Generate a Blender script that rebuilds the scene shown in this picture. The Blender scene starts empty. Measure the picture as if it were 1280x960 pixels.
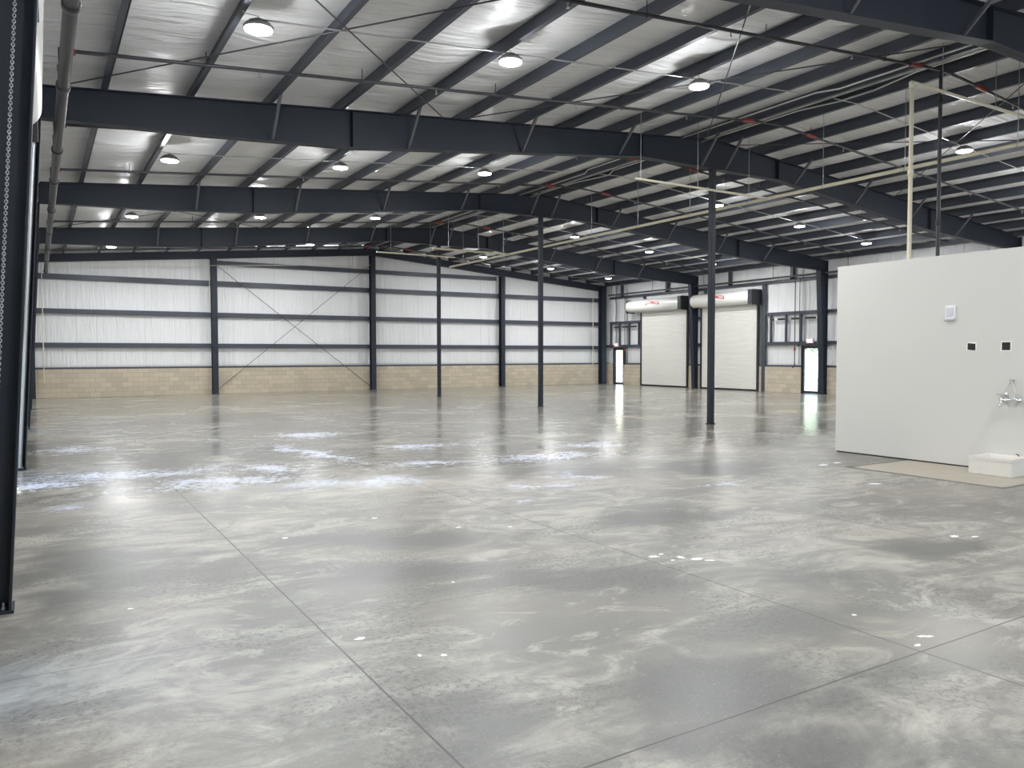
import bpy, bmesh, math, random
from mathutils import Vector, Matrix, noise as mnoise
random.seed(7)
sc = bpy.context.scene
col = sc.collection
PI = math.pi
ORD = ['first', 'second', 'third', 'fourth', 'fifth', 'sixth', 'seventh', 'eighth', 'ninth', 'tenth', 'eleventh', 'twelfth']

# ------------------------------------------------------------------ helpers
def link(o, parent=None):
    col.objects.link(o)
    if parent is not None:
        o.parent = parent
        o.matrix_parent_inverse = parent.matrix_basis.inverted()
    return o

def tag(o, label=None, cat=None, group=None, kind=None):
    if label: o['label'] = label
    if cat: o['category'] = cat
    if group: o['group'] = group
    if kind: o['kind'] = kind
    return o

def thing(name, label, cat, loc=(0, 0, 0), group=None):
    o = bpy.data.objects.new(name, None)
    o.empty_display_size = 0.2
    o.location = loc
    link(o)
    return tag(o, label, cat, group)

class MB:
    """collects shapes in world coordinates; build() links ONE mesh object"""
    def __init__(s): s.v = []; s.f = []; s.sm = []
    def add(s, vs, fs, smooth=False):
        n = len(s.v); s.v += [tuple(v) for v in vs]
        s.f += [tuple(i + n for i in f) for f in fs]; s.sm += [smooth] * len(fs)
        return s
    def box(s, x0, x1, y0, y1, z0, z1):
        vs = [(x, y, z) for x in (x0, x1) for y in (y0, y1) for z in (z0, z1)]
        return s.add(vs, [(0, 1, 3, 2), (4, 6, 7, 5), (0, 4, 5, 1), (2, 3, 7, 6), (0, 2, 6, 4), (1, 5, 7, 3)])
    def prism(s, poly, a0, a1, axis):
        """poly: 2-D outline; extruded along axis. axis 'y': (x,z); 'x': (y,z); 'z': (x,y)"""
        def P(p, a):
            return {'y': (p[0], a, p[1]), 'x': (a, p[0], p[1]), 'z': (p[0], p[1], a)}[axis]
        n = len(poly)
        vs = [P(p, a0) for p in poly] + [P(p, a1) for p in poly]
        fs = [tuple(range(n)), tuple(range(2 * n - 1, n - 1, -1))]
        fs += [(i, (i + 1) % n, n + (i + 1) % n, n + i) for i in range(n)]
        return s.add(vs, fs)
    def ribbon(s, line, t, a0, a1, axis):
        """a plate of thickness t below/above the polyline, extruded along axis"""
        up = [(p[0], p[1] + t) for p in line]
        for i in range(len(line) - 1):
            s.prism([line[i], line[i + 1], up[i + 1], up[i]], a0, a1, axis)
        return s
    def tube(s, pts, r, n=8, cap=True):
        pts = [Vector(p) for p in pts]
        rings = []
        prev = None
        for i, p in enumerate(pts):
            if i == 0: d = pts[1] - p
            elif i == len(pts) - 1: d = p - pts[i - 1]
            else: d = (pts[i + 1] - p).normalized() + (p - pts[i - 1]).normalized()
            d.normalize()
            u = d.orthogonal() if prev is None else (prev - d * prev.dot(d))
            u.normalize(); prev = u
            w = d.cross(u)
            rings.append([p + (u * math.cos(2 * PI * k / n) + w * math.sin(2 * PI * k / n)) * r for k in range(n)])
        vs = [v for rg in rings for v in rg]
        fs = []
        for i in range(len(rings) - 1):
            for k in range(n):
                fs.append((i * n + k, i * n + (k + 1) % n, (i + 1) * n + (k + 1) % n, (i + 1) * n + k))
        s.add(vs, fs, True)
        if cap:
            m = (len(rings) - 1) * n
            s.add([vs[k] for k in range(n)][::-1], [tuple(range(n))])
            s.add([vs[m + k] for k in range(n)], [tuple(range(n))])
        return s
    def lathe(s, prof, c, n=24, axis='z', smooth=True):
        """prof: [(r, h)] turned about axis through c"""
        vs = []; fs = []
        for r, h in prof:
            for k in range(n):
                a = 2 * PI * k / n; p = (r * math.cos(a), r * math.sin(a))
                if axis == 'z': q = (p[0], p[1], h)
                elif axis == 'y': q = (p[0], h, p[1])
                else: q = (h, p[0], p[1])
                vs.append((c[0] + q[0], c[1] + q[1], c[2] + q[2]))
        for i in range(len(prof) - 1):
            for k in range(n):
                fs.append((i * n + k, i * n + (k + 1) % n, (i + 1) * n + (k + 1) % n, (i + 1) * n + k))
        fs.append(tuple(range(n))); fs.append(tuple((len(prof) - 1) * n + k for k in range(n)))
        return s.add(vs, fs, smooth)
    def build(s, name, mat, parent=None, bevel=0, doublesided=True):
        me = bpy.data.meshes.new(name)
        me.from_pydata(s.v, [], s.f)
        me.polygons.foreach_set('use_smooth', s.sm)
        bm = bmesh.new(); bm.from_mesh(me)
        bmesh.ops.recalc_face_normals(bm, faces=bm.faces[:])
        bm.to_mesh(me); bm.free()
        me.materials.append(mat)
        o = bpy.data.objects.new(name, me)
        link(o, parent)
        if bevel:
            m = o.modifiers.new('bevel', 'BEVEL'); m.width = bevel; m.segments = 2
        return o

def text_mesh(name, body, size, mat, M, parent, extrude=0.002):
    cu = bpy.data.curves.new(name, 'FONT'); cu.body = body; cu.size = size
    cu.align_x = 'CENTER'; cu.align_y = 'CENTER'; cu.extrude = extrude; cu.offset = size * 0.02
    t = bpy.data.objects.new(name + '_src', cu)
    col.objects.link(t)
    dg = bpy.context.evaluated_depsgraph_get()
    me = bpy.data.meshes.new_from_object(t.evaluated_get(dg))
    bpy.data.objects.remove(t)
    me.transform(M); me.materials.clear(); me.materials.append(mat)
    return link(bpy.data.objects.new(name, me), parent)

# ------------------------------------------------------------------ materials
class NT:
    def __init__(s, name):
        s.m = bpy.data.materials.new(name); s.m.use_nodes = True
        s.t = s.m.node_tree; s.n = s.t.nodes; s.l = s.t.links
        s.bsdf = s.n['Principled BSDF']
    def node(s, typ, **kw):
        nd = s.n.new(typ)
        for k, v in kw.items(): setattr(nd, k, v)
        return nd
    def put(s, sock, val):
        if isinstance(val, bpy.types.NodeSocket): s.l.new(val, sock)
        else: sock.default_value = val
    def math(s, op, a, b=0.0, clamp=False):
        nd = s.node('ShaderNodeMath', operation=op, use_clamp=clamp)
        s.put(nd.inputs[0], a); s.put(nd.inputs[1], b); return nd.outputs[0]
    def coord(s): return s.node('ShaderNodeTexCoord').outputs['Object']
    def mapping(s, vec, loc=(0, 0, 0), rot=(0, 0, 0), scale=(1, 1, 1)):
        nd = s.node('ShaderNodeMapping'); s.put(nd.inputs[0], vec)
        nd.inputs[1].default_value = loc; nd.inputs[2].default_value = rot; nd.inputs[3].default_value = scale
        return nd.outputs[0]
    def noise(s, vec, scale, detail=4, rough=0.55, dist=0.0):
        nd = s.node('ShaderNodeTexNoise'); s.put(nd.inputs['Vector'], vec)
        nd.inputs['Scale'].default_value = scale; nd.inputs['Detail'].default_value = detail
        nd.inputs['Roughness'].default_value = rough; nd.inputs['Distortion'].default_value = dist
        return nd.outputs['Fac']
    def rng(s, v, a, b, c=0.0, d=1.0, smooth=True):
        nd = s.node('ShaderNodeMapRange'); nd.interpolation_type = 'SMOOTHSTEP' if smooth else 'LINEAR'
        s.put(nd.inputs[0], v)
        for i, q in enumerate((a, b, c, d)): nd.inputs[i + 1].default_value = q
        return nd.outputs[0]
    def mix(s, f, a, b, blend='MIX'):
        nd = s.node('ShaderNodeMix', data_type='RGBA', blend_type=blend)
        s.put(nd.inputs[0], f)
        s.put(nd.inputs[6], a if isinstance(a, bpy.types.NodeSocket) else (*a, 1))
        s.put(nd.inputs[7], b if isinstance(b, bpy.types.NodeSocket) else (*b, 1))
        return nd.outputs[2]
    def bump(s, h, strength, dist=0.02):
        nd = s.node('ShaderNodeBump'); s.put(nd.inputs['Height'], h)
        nd.inputs['Strength'].default_value = strength; nd.inputs['Distance'].default_value = dist
        s.l.new(nd.outputs[0], s.bsdf.inputs['Normal'])
    def set(s, **kw):
        names = dict(color='Base Color', rough='Roughness', metal='Metallic', spec='Specular IOR Level',
                     emit='Emission Color', estr='Emission Strength')
        for k, v in kw.items():
            if isinstance(v, tuple) and len(v) == 3: v = (*v, 1)
            s.put(s.bsdf.inputs[names[k]], v)
        return s.m

def simple(name, color, rough=0.5, metal=0.0, var=0.08, scale=6.0, spec=0.5, bump=0.0):
    t = NT(name)
    n = t.noise(t.coord(), scale, 3)
    a = tuple(c * (1 - var) for c in color); b = tuple(min(1, c * (1 + var)) for c in color)
    t.set(color=t.mix(n, a, b), rough=rough, metal=metal, spec=spec)
    if bump: t.bump(n, bump, 0.01)
    return t.m

def lamp_mat(name, color, strength):
    t = NT(name)
    t.set(color=(0.8, 0.8, 0.8), emit=color, estr=strength)
    return t.m

M = {}
M['steel'] = simple('dark_blue_grey_primer_steel', (0.018, 0.0235, 0.035), 0.55, 0, 0.12, 1.5, 0.35)
M['purlin'] = simple('dark_grey_coated_steel', (0.046, 0.053, 0.071), 0.45, 0, 0.12, 2.5)
M['pipe'] = simple('dark_steel_pipe', (0.05, 0.05, 0.055), 0.4, 0.3, 0.15, 4)
M['main'] = simple('weathered_grey_steel_pipe', (0.026, 0.026, 0.027), 0.5, 0.0, 0.2, 5)
M['galv'] = simple('galvanised_steel', (0.45, 0.46, 0.48), 0.38, 0.8, 0.12, 9)
M['conduit'] = simple('galvanised_conduit', (0.5, 0.5, 0.5), 0.35, 0.6, 0.08, 5)
M['cream'] = simple('cream_plastic_pipe', (0.62, 0.58, 0.44), 0.4, 0, 0.06, 3)
M['black'] = simple('black_rubber', (0.012, 0.012, 0.014), 0.55)
M['blackpaint'] = simple('black_painted_steel', (0.02, 0.022, 0.028), 0.45)
M['red'] = simple('red_painted_coupling', (0.26, 0.045, 0.035), 0.5)
M['brace'] = simple('grey_brace_steel', (0.095, 0.1, 0.115), 0.5)
M['chrome'] = simple('chrome', (0.75, 0.75, 0.77), 0.14, 1.0, 0.02)
M['paint'] = simple('white_wall_paint', (0.665, 0.655, 0.625), 0.62, 0, 0.025, 0.9, 0.35, 0.02)
M['plastic'] = simple('white_plastic', (0.82, 0.83, 0.85), 0.4, 0, 0.02)
M['hole'] = simple('dark_hole_shade', (0.012, 0.012, 0.012), 0.7)
M['rawboard'] = simple('unpainted_board_edge', (0.86, 0.85, 0.82), 0.8)
M['basin'] = simple('moulded_stone_basin', (0.76, 0.73, 0.68), 0.42, 0, 0.05, 22)
M['hood'] = simple('white_coated_steel', (0.70, 0.69, 0.655), 0.35, 0, 0.03, 2)
M['logo'] = simple('red_decal', (0.50, 0.045, 0.06), 0.5)
M['logodark'] = simple('dark_red_decal', (0.16, 0.03, 0.04), 0.5)
M['housing'] = simple('grey_lamp_housing', (0.30, 0.30, 0.31), 0.4, 0.5)
M['lens'] = lamp_mat('lit_lamp_lens', (1.0, 0.99, 0.97), 14.0)
M['exitred'] = lamp_mat('lit_red_exit_face', (1.0, 0.10, 0.13), 0.9)
M['exitletter'] = lamp_mat('lit_exit_letters', (1.0, 0.4, 0.42), 2.2)
M['trunk'] = simple('tree_bark', (0.16, 0.12, 0.09), 0.9)

def mat_glass():
    m = bpy.data.materials.new('door_glass'); m.use_nodes = True
    n, l = m.node_tree.nodes, m.node_tree.links
    n.clear()
    out = n.new('ShaderNodeOutputMaterial'); mx = n.new('ShaderNodeMixShader')
    tr = n.new('ShaderNodeBsdfTransparent'); gl = n.new('ShaderNodeBsdfGlossy')
    gl.inputs['Roughness'].default_value = 0.02; tr.inputs[0].default_value = (0.94, 0.97, 0.96, 1)
    mx.inputs[0].default_value = 0.06
    l.new(tr.outputs[0], mx.inputs[1]); l.new(gl.outputs[0], mx.inputs[2])
    l.new(mx.outputs[0], out.inputs[0])
    return m
M['glass'] = mat_glass()

def mat_insul(name, ax):
    """white vinyl-faced insulation; ax = direction the wrinkle lines repeat along"""
    t = NT(name); c = t.coord()
    sc_ = {'roof': (0.25, 2.6, 0.25), 'rear': (3.2, 0.4, 0.25), 'side': (0.4, 3.2, 0.25)}[ax]
    v = t.mapping(c, scale=sc_)
    wr = t.noise(v, 1.6, 5, 0.6, 0.4)
    wr2 = t.noise(t.mapping(c, scale=tuple(q * 0.9 for q in sc_)), 5.0, 3)
    blot = t.noise(c, 0.6, 3)
    h = t.math('ADD', wr, t.math('MULTIPLY', wr2, 0.35))
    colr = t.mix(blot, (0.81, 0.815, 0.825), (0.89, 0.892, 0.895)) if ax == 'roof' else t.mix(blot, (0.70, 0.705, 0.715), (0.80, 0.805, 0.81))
    if ax != 'roof':
        # stapled seams every 1.25 m and thin factory lines
        sx = t.node('ShaderNodeSeparateXYZ'); t.put(sx.inputs[0], c)
        p = t.math('MODULO', t.math('ADD', sx.outputs[0 if ax == 'rear' else 1], 50.0), 1.83)
        seam = t.rng(t.math('ABSOLUTE', t.math('SUBTRACT', p, 0.9)), 0.01, 0.04, 1, 0)
        colr = t.mix(t.math('MULTIPLY', seam, 0.25), colr, (0.45, 0.45, 0.45))
    t.set(color=colr, rough=0.34, spec=0.5)
    t.bump(h, 1.0, 0.14 if ax == 'roof' else 0.07)
    return t.m
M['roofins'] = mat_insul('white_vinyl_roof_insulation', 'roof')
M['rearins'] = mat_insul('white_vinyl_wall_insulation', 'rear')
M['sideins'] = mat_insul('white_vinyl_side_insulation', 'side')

def mat_block(name, ax):
    t = NT(name); c = t.coord()
    sx = t.node('ShaderNodeSeparateXYZ'); t.put(sx.inputs[0], c)
    cb = t.node('ShaderNodeCombineXYZ')
    t.put(cb.inputs[0], sx.outputs[0 if ax == 'x' else 1]); t.put(cb.inputs[1], sx.outputs[2])
    br = t.node('ShaderNodeTexBrick'); t.put(br.inputs['Vector'], cb.outputs[0])
    br.inputs['Scale'].default_value = 1.0
    br.inputs['Brick Width'].default_value = 0.405; br.inputs['Row Height'].default_value = 0.198
    br.inputs['Mortar Size'].default_value = 0.007; br.inputs['Bias'].default_value = -0.05
    br.inputs['Color1'].default_value = (0.53, 0.455, 0.345, 1)
    br.inputs['Color2'].default_value = (0.40, 0.355, 0.275, 1)
    br.inputs['Mortar'].default_value = (0.30, 0.27, 0.22, 1)
    n = t.noise(c, 30, 4)
    t.set(color=t.mix(t.rng(n, 0.3, 0.7, 0, 0.3), br.outputs['Color'], (0.62, 0.56, 0.46)), rough=0.85, spec=0.2)
    t.bump(t.math('ADD', br.outputs['Fac'], t.math('MULTIPLY', n, -0.5)), -0.35, 0.02)
    return t.m
M['blockx'] = mat_block('tan_concrete_block', 'x')
M['blocky'] = mat_block('tan_concrete_block_side', 'y')

def mat_curtain():
    t = NT('roll_up_curtain_paint'); n = t.noise(t.coord(), 1.2, 3)
    t.set(color=t.mix(n, (0.69, 0.68, 0.635), (0.75, 0.74, 0.70)), rough=0.42)
    return t.m
M['curtain'] = mat_curtain()

def mat_leaf():
    t = NT('tree_leaves'); n = t.noise(t.coord(), 3, 4)
    t.set(color=t.mix(n, (0.16, 0.27, 0.13), (0.34, 0.48, 0.26)), rough=0.6)
    return t.m
M['leaf'] = mat_leaf()
M['ground'] = simple('pale_gravel_yard', (0.52, 0.50, 0.47), 0.9, 0, 0.15, 3)

def mat_floor():
    t = NT('polished_concrete'); c = t.coord()
    sx = t.node('ShaderNodeSeparateXYZ'); t.put(sx.inputs[0], c)
    X, Y = sx.outputs[0], sx.outputs[1]
    def ell(lst, vec):
        cur = None
        for cx, cy, rx, ry, rot in lst:
            v = t.mapping(t.mapping(vec, loc=(-cx, -cy, 0)), rot=(0, 0, math.radians(rot)))
            v = t.mapping(v, scale=(1 / rx, 1 / ry, 0))
            nd = t.node('ShaderNodeVectorMath', operation='LENGTH'); t.put(nd.inputs[0], v)
            cur = nd.outputs['Value'] if cur is None else t.math('MINIMUM', cur, nd.outputs['Value'])
        return cur
    big = t.noise(c, 0.34, 5, 0.55, 0.6)
    mid = t.noise(t.mapping(c, rot=(0, 0, 0.6), scale=(1, 1.5, 1)), 1.1, 6, 0.62, 0.8)
    streak = t.noise(t.mapping(c, rot=(0, 0, 0.5), scale=(0.5, 2.2, 1)), 2.0, 5, 0.6, 1.2)
    fine = t.noise(c, 26, 5, 0.75)
    tone = t.math('ADD', t.math('MULTIPLY', big, 0.9), t.math('ADD', t.math('MULTIPLY', mid, 0.75), t.math('MULTIPLY', streak, 0.35)))
    tone = t.math('SUBTRACT', tone, 0.5)                          # about 0.5 +- 0.25
    # darker worn zones of their own shape
    dark = ell([(3.2, 2.75, 0.8, 0.4, 25), (3.95, 3.3, 0.75, 0.35, 15), (2.75, 2.2, 0.6, 0.25, 35), (3.5, 4.75, 0.9, 0.35, 25), (1.55, 2.9, 0.25, 0.2, 0), (0.35, 7.3, 0.5, 0.6, 0), (4.9, 3.9, 0.6, 0.25, 20), (2.6, 5.6, 0.6, 0.3, 30),
                (0.6, 6.6, 0.7, 0.6, 0), (5.6, 6.2, 0.8, 0.5, 20), (3.0, 6.6, 1.0, 0.4, 30), (1.75, 3.2, 0.3, 0.5, 0),
                (6.7, 3.9, 0.6, 0.35, 10), (8.6, 8.3, 0.9, 1.0, 0), (6.8, 9.5, 1.0, 0.8, 0)], c)
    dmask = t.rng(t.math('ADD', dark, t.math('MULTIPLY', t.math('SUBTRACT', mid, 0.5), 2.6)), 0.35, 1.45, 1, 0)
    base = t.mix(t.rng(tone, 0.34, 0.70), (0.165, 0.156, 0.138), (0.375, 0.357, 0.308))
    crisp = t.noise(t.mapping(c, rot=(0, 0, 0.5), scale=(0.8, 1.3, 1)), 1.7, 8, 0.72, 1.6)
    base = t.mix(t.rng(crisp, 0.47, 0.60, 0, 0.7), base, (0.165, 0.158, 0.145))
    base = t.mix(t.rng(crisp, 0.36, 0.47, 0.6, 0), base, (0.45, 0.43, 0.375))
    tint = t.noise(c, 0.5, 3, 0.5)
    base = t.mix(t.rng(tint, 0.42, 0.68, 0, 0.4), base, (0.30, 0.268, 0.215))
    base = t.mix(t.math('MULTIPLY', dmask, 0.85), base, (0.105, 0.103, 0.098))
    # pitting
    pit = t.rng(fine, 0.52, 0.57)
    pitarea = t.rng(t.noise(c, 0.9, 4), 0.42, 0.62)
    base = t.mix(t.math('MULTIPLY', t.math('MULTIPLY', pit, pitarea), 0.7), base, (0.08, 0.076, 0.066))
    lite = t.rng(t.noise(c, 60, 2), 0.58, 0.72)
    base = t.mix(t.math('MULTIPLY', lite, 0.2), base, (0.5, 0.48, 0.43))
    # lighter repair pour beside the partition
    def boxmask(x0, x1, y0, y1, e=0.006):
        a = t.math('MULTIPLY', t.rng(X, x0 - e, x0 + e), t.rng(X, x1 - e, x1 + e, 1, 0))
        b = t.math('MULTIPLY', t.rng(Y, y0 - e, y0 + e), t.rng(Y, y1 - e, y1 + e, 1, 0))
        return t.math('MULTIPLY', a, b)
    pad = boxmask(10.56, 12.4, 5.22, 7.38)
    padc = t.mix(t.noise(c, 5, 5), (0.36, 0.322, 0.262), (0.46, 0.415, 0.345))
    base = t.mix(t.math('MULTIPLY', pad, 0.92), base, padc)
    tanp = ell([(15.2, 13.2, 0.9, 0.35, 15), (19.6, 15.6, 1.4, 0.8, 20), (14.2, 16.6, 1.0, 0.5, 30)], c)
    base = t.mix(t.rng(t.math('ADD', tanp, t.math('MULTIPLY', mid, 0.8)), 0.9, 1.4, 0.6, 0), base, (0.42, 0.36, 0.26))
    # saw-cut joints
    wob = t.math('MULTIPLY', t.math('SUBTRACT', t.noise(c, 2.0, 3), 0.5), 0.012)
    def line(S, at, w, k):
        d = t.math('ABSOLUTE', t.math('ADD', t.math('SUBTRACT', S, at), wob))
        return t.math('MULTIPLY', t.rng(d, w * 0.35, w, 1, 0), k)
    J = line(X, 1.475, 0.0085, 1.0)
    for S, at, w, k in ((X, 4.32, 0.0095, 0.85), (X, 7.1, 0.010, 0.7), (X, 9.95, 0.009, 0.4), (Y, 2.55, 0.008, 0.95),
                        (Y, 4.84, 0.008, 0.45), (X, 20.0, 0.02, 0.4), (Y, 10.2, 0.03, 0.25), (Y, 17.6, 0.04, 0.25)):
        J = t.math('MAXIMUM', J, line(S, at, w, k))
    inpad = boxmask(10.47, 12.4, 5.14, 7.44, 0.01)
    edge = t.math('MULTIPLY', t.math('SUBTRACT', inpad, boxmask(10.56, 12.4, 5.20, 7.38, 0.01)), 0.9)
    J = t.math('MULTIPLY', J, t.math('SUBTRACT', 1.0, inpad))
    J = t.math('MAXIMUM', J, edge)
    # swept tyre arc
    vd = t.node('ShaderNodeVectorMath', operation='DISTANCE'); t.put(vd.inputs[0], c); vd.inputs[1].default_value = (5.35, 5.15, 0)
    rr = t.math('ABSOLUTE', t.math('SUBTRACT', t.math('MODULO', vd.outputs['Value'], 0.075), 0.037))
    arc = t.math('MULTIPLY', t.rng(rr, 0.004, 0.014, 1, 0), t.rng(vd.outputs['Value'], 0.30, 0.34, 1, 0))
    arc = t.math('MULTIPLY', t.math('MULTIPLY', arc, t.rng(mid, 0.4, 0.6)), 0.4)
    J = t.math('MAXIMUM', J, arc)
    base = t.mix(J, base, (0.045, 0.042, 0.038))
    # bluish-white powdery residue
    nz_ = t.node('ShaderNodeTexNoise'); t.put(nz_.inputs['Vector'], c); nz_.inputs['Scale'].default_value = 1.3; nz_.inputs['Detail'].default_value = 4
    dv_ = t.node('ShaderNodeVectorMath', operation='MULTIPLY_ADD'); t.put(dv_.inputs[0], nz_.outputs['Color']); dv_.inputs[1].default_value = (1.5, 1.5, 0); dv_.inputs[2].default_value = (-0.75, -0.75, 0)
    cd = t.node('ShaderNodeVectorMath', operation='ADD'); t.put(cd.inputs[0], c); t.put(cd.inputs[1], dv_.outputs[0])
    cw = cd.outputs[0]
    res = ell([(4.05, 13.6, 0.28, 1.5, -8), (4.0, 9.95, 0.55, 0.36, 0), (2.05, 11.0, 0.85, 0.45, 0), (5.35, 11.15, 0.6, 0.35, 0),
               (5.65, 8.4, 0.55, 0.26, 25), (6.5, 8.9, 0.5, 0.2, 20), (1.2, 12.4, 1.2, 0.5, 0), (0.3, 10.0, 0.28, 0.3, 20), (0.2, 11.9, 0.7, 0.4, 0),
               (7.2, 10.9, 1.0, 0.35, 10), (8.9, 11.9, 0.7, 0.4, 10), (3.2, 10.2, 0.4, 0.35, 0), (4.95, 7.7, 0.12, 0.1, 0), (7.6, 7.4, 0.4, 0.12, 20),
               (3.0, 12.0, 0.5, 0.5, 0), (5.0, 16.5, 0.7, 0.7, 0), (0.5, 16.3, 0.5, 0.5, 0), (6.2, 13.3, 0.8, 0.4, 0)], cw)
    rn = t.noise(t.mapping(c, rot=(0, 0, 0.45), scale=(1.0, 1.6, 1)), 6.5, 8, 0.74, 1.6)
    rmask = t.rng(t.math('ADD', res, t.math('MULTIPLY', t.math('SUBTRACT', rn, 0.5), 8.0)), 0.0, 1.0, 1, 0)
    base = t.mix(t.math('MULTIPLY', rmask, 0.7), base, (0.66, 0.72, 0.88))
    # white spatters of plaster
    fl = [(1.63, 4.45, 0.034, 0.024, 0), (1.95, 3.95, 0.02, 0.018, 20), (1.83, 4.02, 0.012, 0.02, 0), (4.44, 4.97, 0.05, 0.03, 20), (4.70, 4.72, 0.06, 0.035, 10),
          (4.62, 4.83, 0.03, 0.05, 0), (4.76, 4.63, 0.05, 0.02, 30), (4.5, 4.8, 0.02, 0.02, 0), (4.55, 5.0, 0.025, 0.02, 0), (7.35, 4.04, 0.05, 0.035, 0), (7.5, 3.93, 0.05, 0.02, 10),
          (4.58, 2.68, 0.055, 0.016, 30), (4.40, 2.62, 0.03, 0.014, 0), (4.56, 3.15, 0.02, 0.015, 0), (8.2, 3.6, 0.08, 0.03, 0), (8.0, 3.35, 0.05, 0.03, 0),
          (9.45, 6.25, 0.10, 0.04, 30), (10.4, 7.75, 0.10, 0.05, 0), (10.8, 7.8, 0.08, 0.04, 0), (3.55, 6.85, 0.03, 0.02, 0), (3.0, 7.7, 0.03, 0.03, 0), (4.0, 6.6, 0.025, 0.02, 0),
          (1.95, 7.3, 0.03, 0.03, 0), (0.5, 5.8, 0.02, 0.015, 0), (2.65, 5.2, 0.015, 0.015, 0)]
    fm = t.rng(t.math('ADD', ell(fl, c), t.math('MULTIPLY', t.math('SUBTRACT', t.noise(c, 45, 3), 0.5), 1.6)), 0.85, 1.0, 1, 0)
    base = t.mix(fm, base, (0.84, 0.86, 0.9))
    # worn, pitted and dull towards the front of the hall; still polished further back
    rv = t.math('ADD', t.math('MULTIPLY', mid, 0.6), t.math('MULTIPLY', big, 0.4))
    worn = t.rng(t.math('ADD', Y, t.math('MULTIPLY', t.math('SUBTRACT', mid, 0.5), 4.0)), 8.6, 12.0, 1, 0)
    rough = t.math('ADD', t.rng(rv, 0.32, 0.68, 0.15, 0.24), t.math('MULTIPLY', worn, 0.20))
    rough = t.math('ADD', rough, t.math('MULTIPLY', t.math('MAXIMUM', rmask, fm), 0.3))
    rough = t.math('ADD', rough, t.math('MULTIPLY', pad, 0.25))
    t.set(color=base, rough=rough, spec=0.5)
    h = t.math('ADD', t.math('MULTIPLY', t.noise(t.mapping(c, scale=(1, 1, 1)), 1.6, 3), 1.0), t.math('MULTIPLY', fine, 0.02))
    h = t.math('SUBTRACT', h, t.math('MULTIPLY', J, 0.3))
    t.bump(h, 0.05, 0.02)
    return t.m
M['floor'] = mat_floor()

# ------------------------------------------------------------------ layout (metres; x across, y along the hall, z up)
XM = 14.2                                   # ridge
XL, XR = -0.42, 28.82                       # inner faces of block walls / girts
YF, YB = -9.0, 36.6                         # front and back inner faces
FY = [6.22, 13.84, 21.46, 29.08]            # rigid frames
ROOF0, S = 5.77, 1 / 12
def rz(x): return ROOF0 + (x if x < XM else 2 * XM - x) * S      # top of rafter
PD = 0.235                                  # purlin depth
PX_L = [13.8 - 1.28 * i for i in range(11)]
PX_R = [14.6 + 1.28 * i for i in range(11)]

def mirror(x): return 2 * XM - x

# ------------------------------------------------------------------ setting
o = MB().box(-0.65, 29.05, YF - 0.3, 36.85, -0.15, 0).build('floor', M['floor']); tag(o, kind='structure')
o = MB().box(-900, 900, -900, 900, -0.5, -0.16).build('ground', M['ground']); tag(o, kind='structure')

# roof insulation, draped between purlins
def ceiling():
    edges = [-0.78] + PX_L[::-1] + [XM] + PX_R + [29.18]
    ny = 460; y0, y1 = YF - 0.2, 36.85
    v = []; f = []
    xs = []
    for a, b in zip(edges[:-1], edges[1:]):
        n = 6 if b - a > 0.6 else 2
        for i in range(n): xs.append((a + (b - a) * i / n, (math.sin(PI * i / n) if n > 2 else 0)))
    xs.append((edges[-1], 0))
    for j in range(ny + 1):
        y = y0 + (y1 - y0) * j / ny
        for x, w in xs:
            q = y + 0.12 * w * math.sin(x * 2.1)
            nz = mnoise.noise(Vector((x * 0.45, q * 1.1, 0))) * 0.03 + (1 - abs(mnoise.noise(Vector((x * 0.55, q * 1.9, 5))))) ** 4 * 0.03 + mnoise.noise(Vector((x * 0.9, q * 4.3, 9))) * 0.008
            v.append((x, y, rz(x) + PD - w * (0.06 - 1.9 * nz)))
    m = len(xs)
    for j in range(ny):
        for i in range(m - 1): f.append((j * m + i, j * m + i + 1, (j + 1) * m + i + 1, (j + 1) * m + i))
    b = MB(); b.add(v, f, True)
    o = b.build('ceiling', M['roofins'])
    md = o.modifiers.new('thickness', 'SOLIDIFY'); md.thickness = 0.06; md.offset = 1
    # make sure the thickness goes up, away from the room
    if o.data.polygons[0].normal.z < 0: o.data.flip_normals()
    return tag(o, kind='structure')
ceiling()

def pillow_wall(name, mat, fixed, axis, spans, out):
    """insulation between girts. spans: list of (a0,a1,zfun0,zfun1). out=+1/-1: direction away from the room"""
    b = MB()
    for a0, a1, z0f, z1f in spans:
        na = max(2, int((a1 - a0) / 0.25)); nz = 26
        v = []; f = []
        for i in range(na + 1):
            a = a0 + (a1 - a0) * i / na
            z0, z1 = z0f, (z1f(a) if callable(z1f) else z1f)
            for k in range(nz + 1):
                z = z0 + (z1 - z0) * k / nz
                w = abs(math.sin(PI * (z - 0.85) / 1.36)) ** 0.7
                q = mnoise.noise(Vector((a * 1.3, z * 0.35, 3))) * 0.02
                d = fixed + out * (w * 0.05 + q)
                v.append((d, a, z) if axis == 'x' else (a, d, z))
        for i in range(na):
            for k in range(nz):
                f.append((i * (nz + 1) + k, i * (nz + 1) + k + 1, (i + 1) * (nz + 1) + k + 1, (i + 1) * (nz + 1) + k))
        b.add(v, f, True)
    o = b.build(name, mat)
    n = o.data.polygons[0].normal
    comp = n.x if axis == 'x' else n.y
    if comp * out < 0: o.data.flip_normals()
    md = o.modifiers.new('thickness', 'SOLIDIFY'); md.thickness = 0.06; md.offset = 1
    return tag(o, kind='structure')

top = lambda x: rz(x) + PD - 0.01
BT = 1.16
# rear wall
w = pillow_wall('wall_rear', M['rearins'], 36.74, 'y', [(-0.6, 29.0, BT - 0.02, top)], 1)
MB().box(-0.6, 29.0, YB, YB + 0.22, 0, BT).build('block_base', M['blockx'], w)
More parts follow.
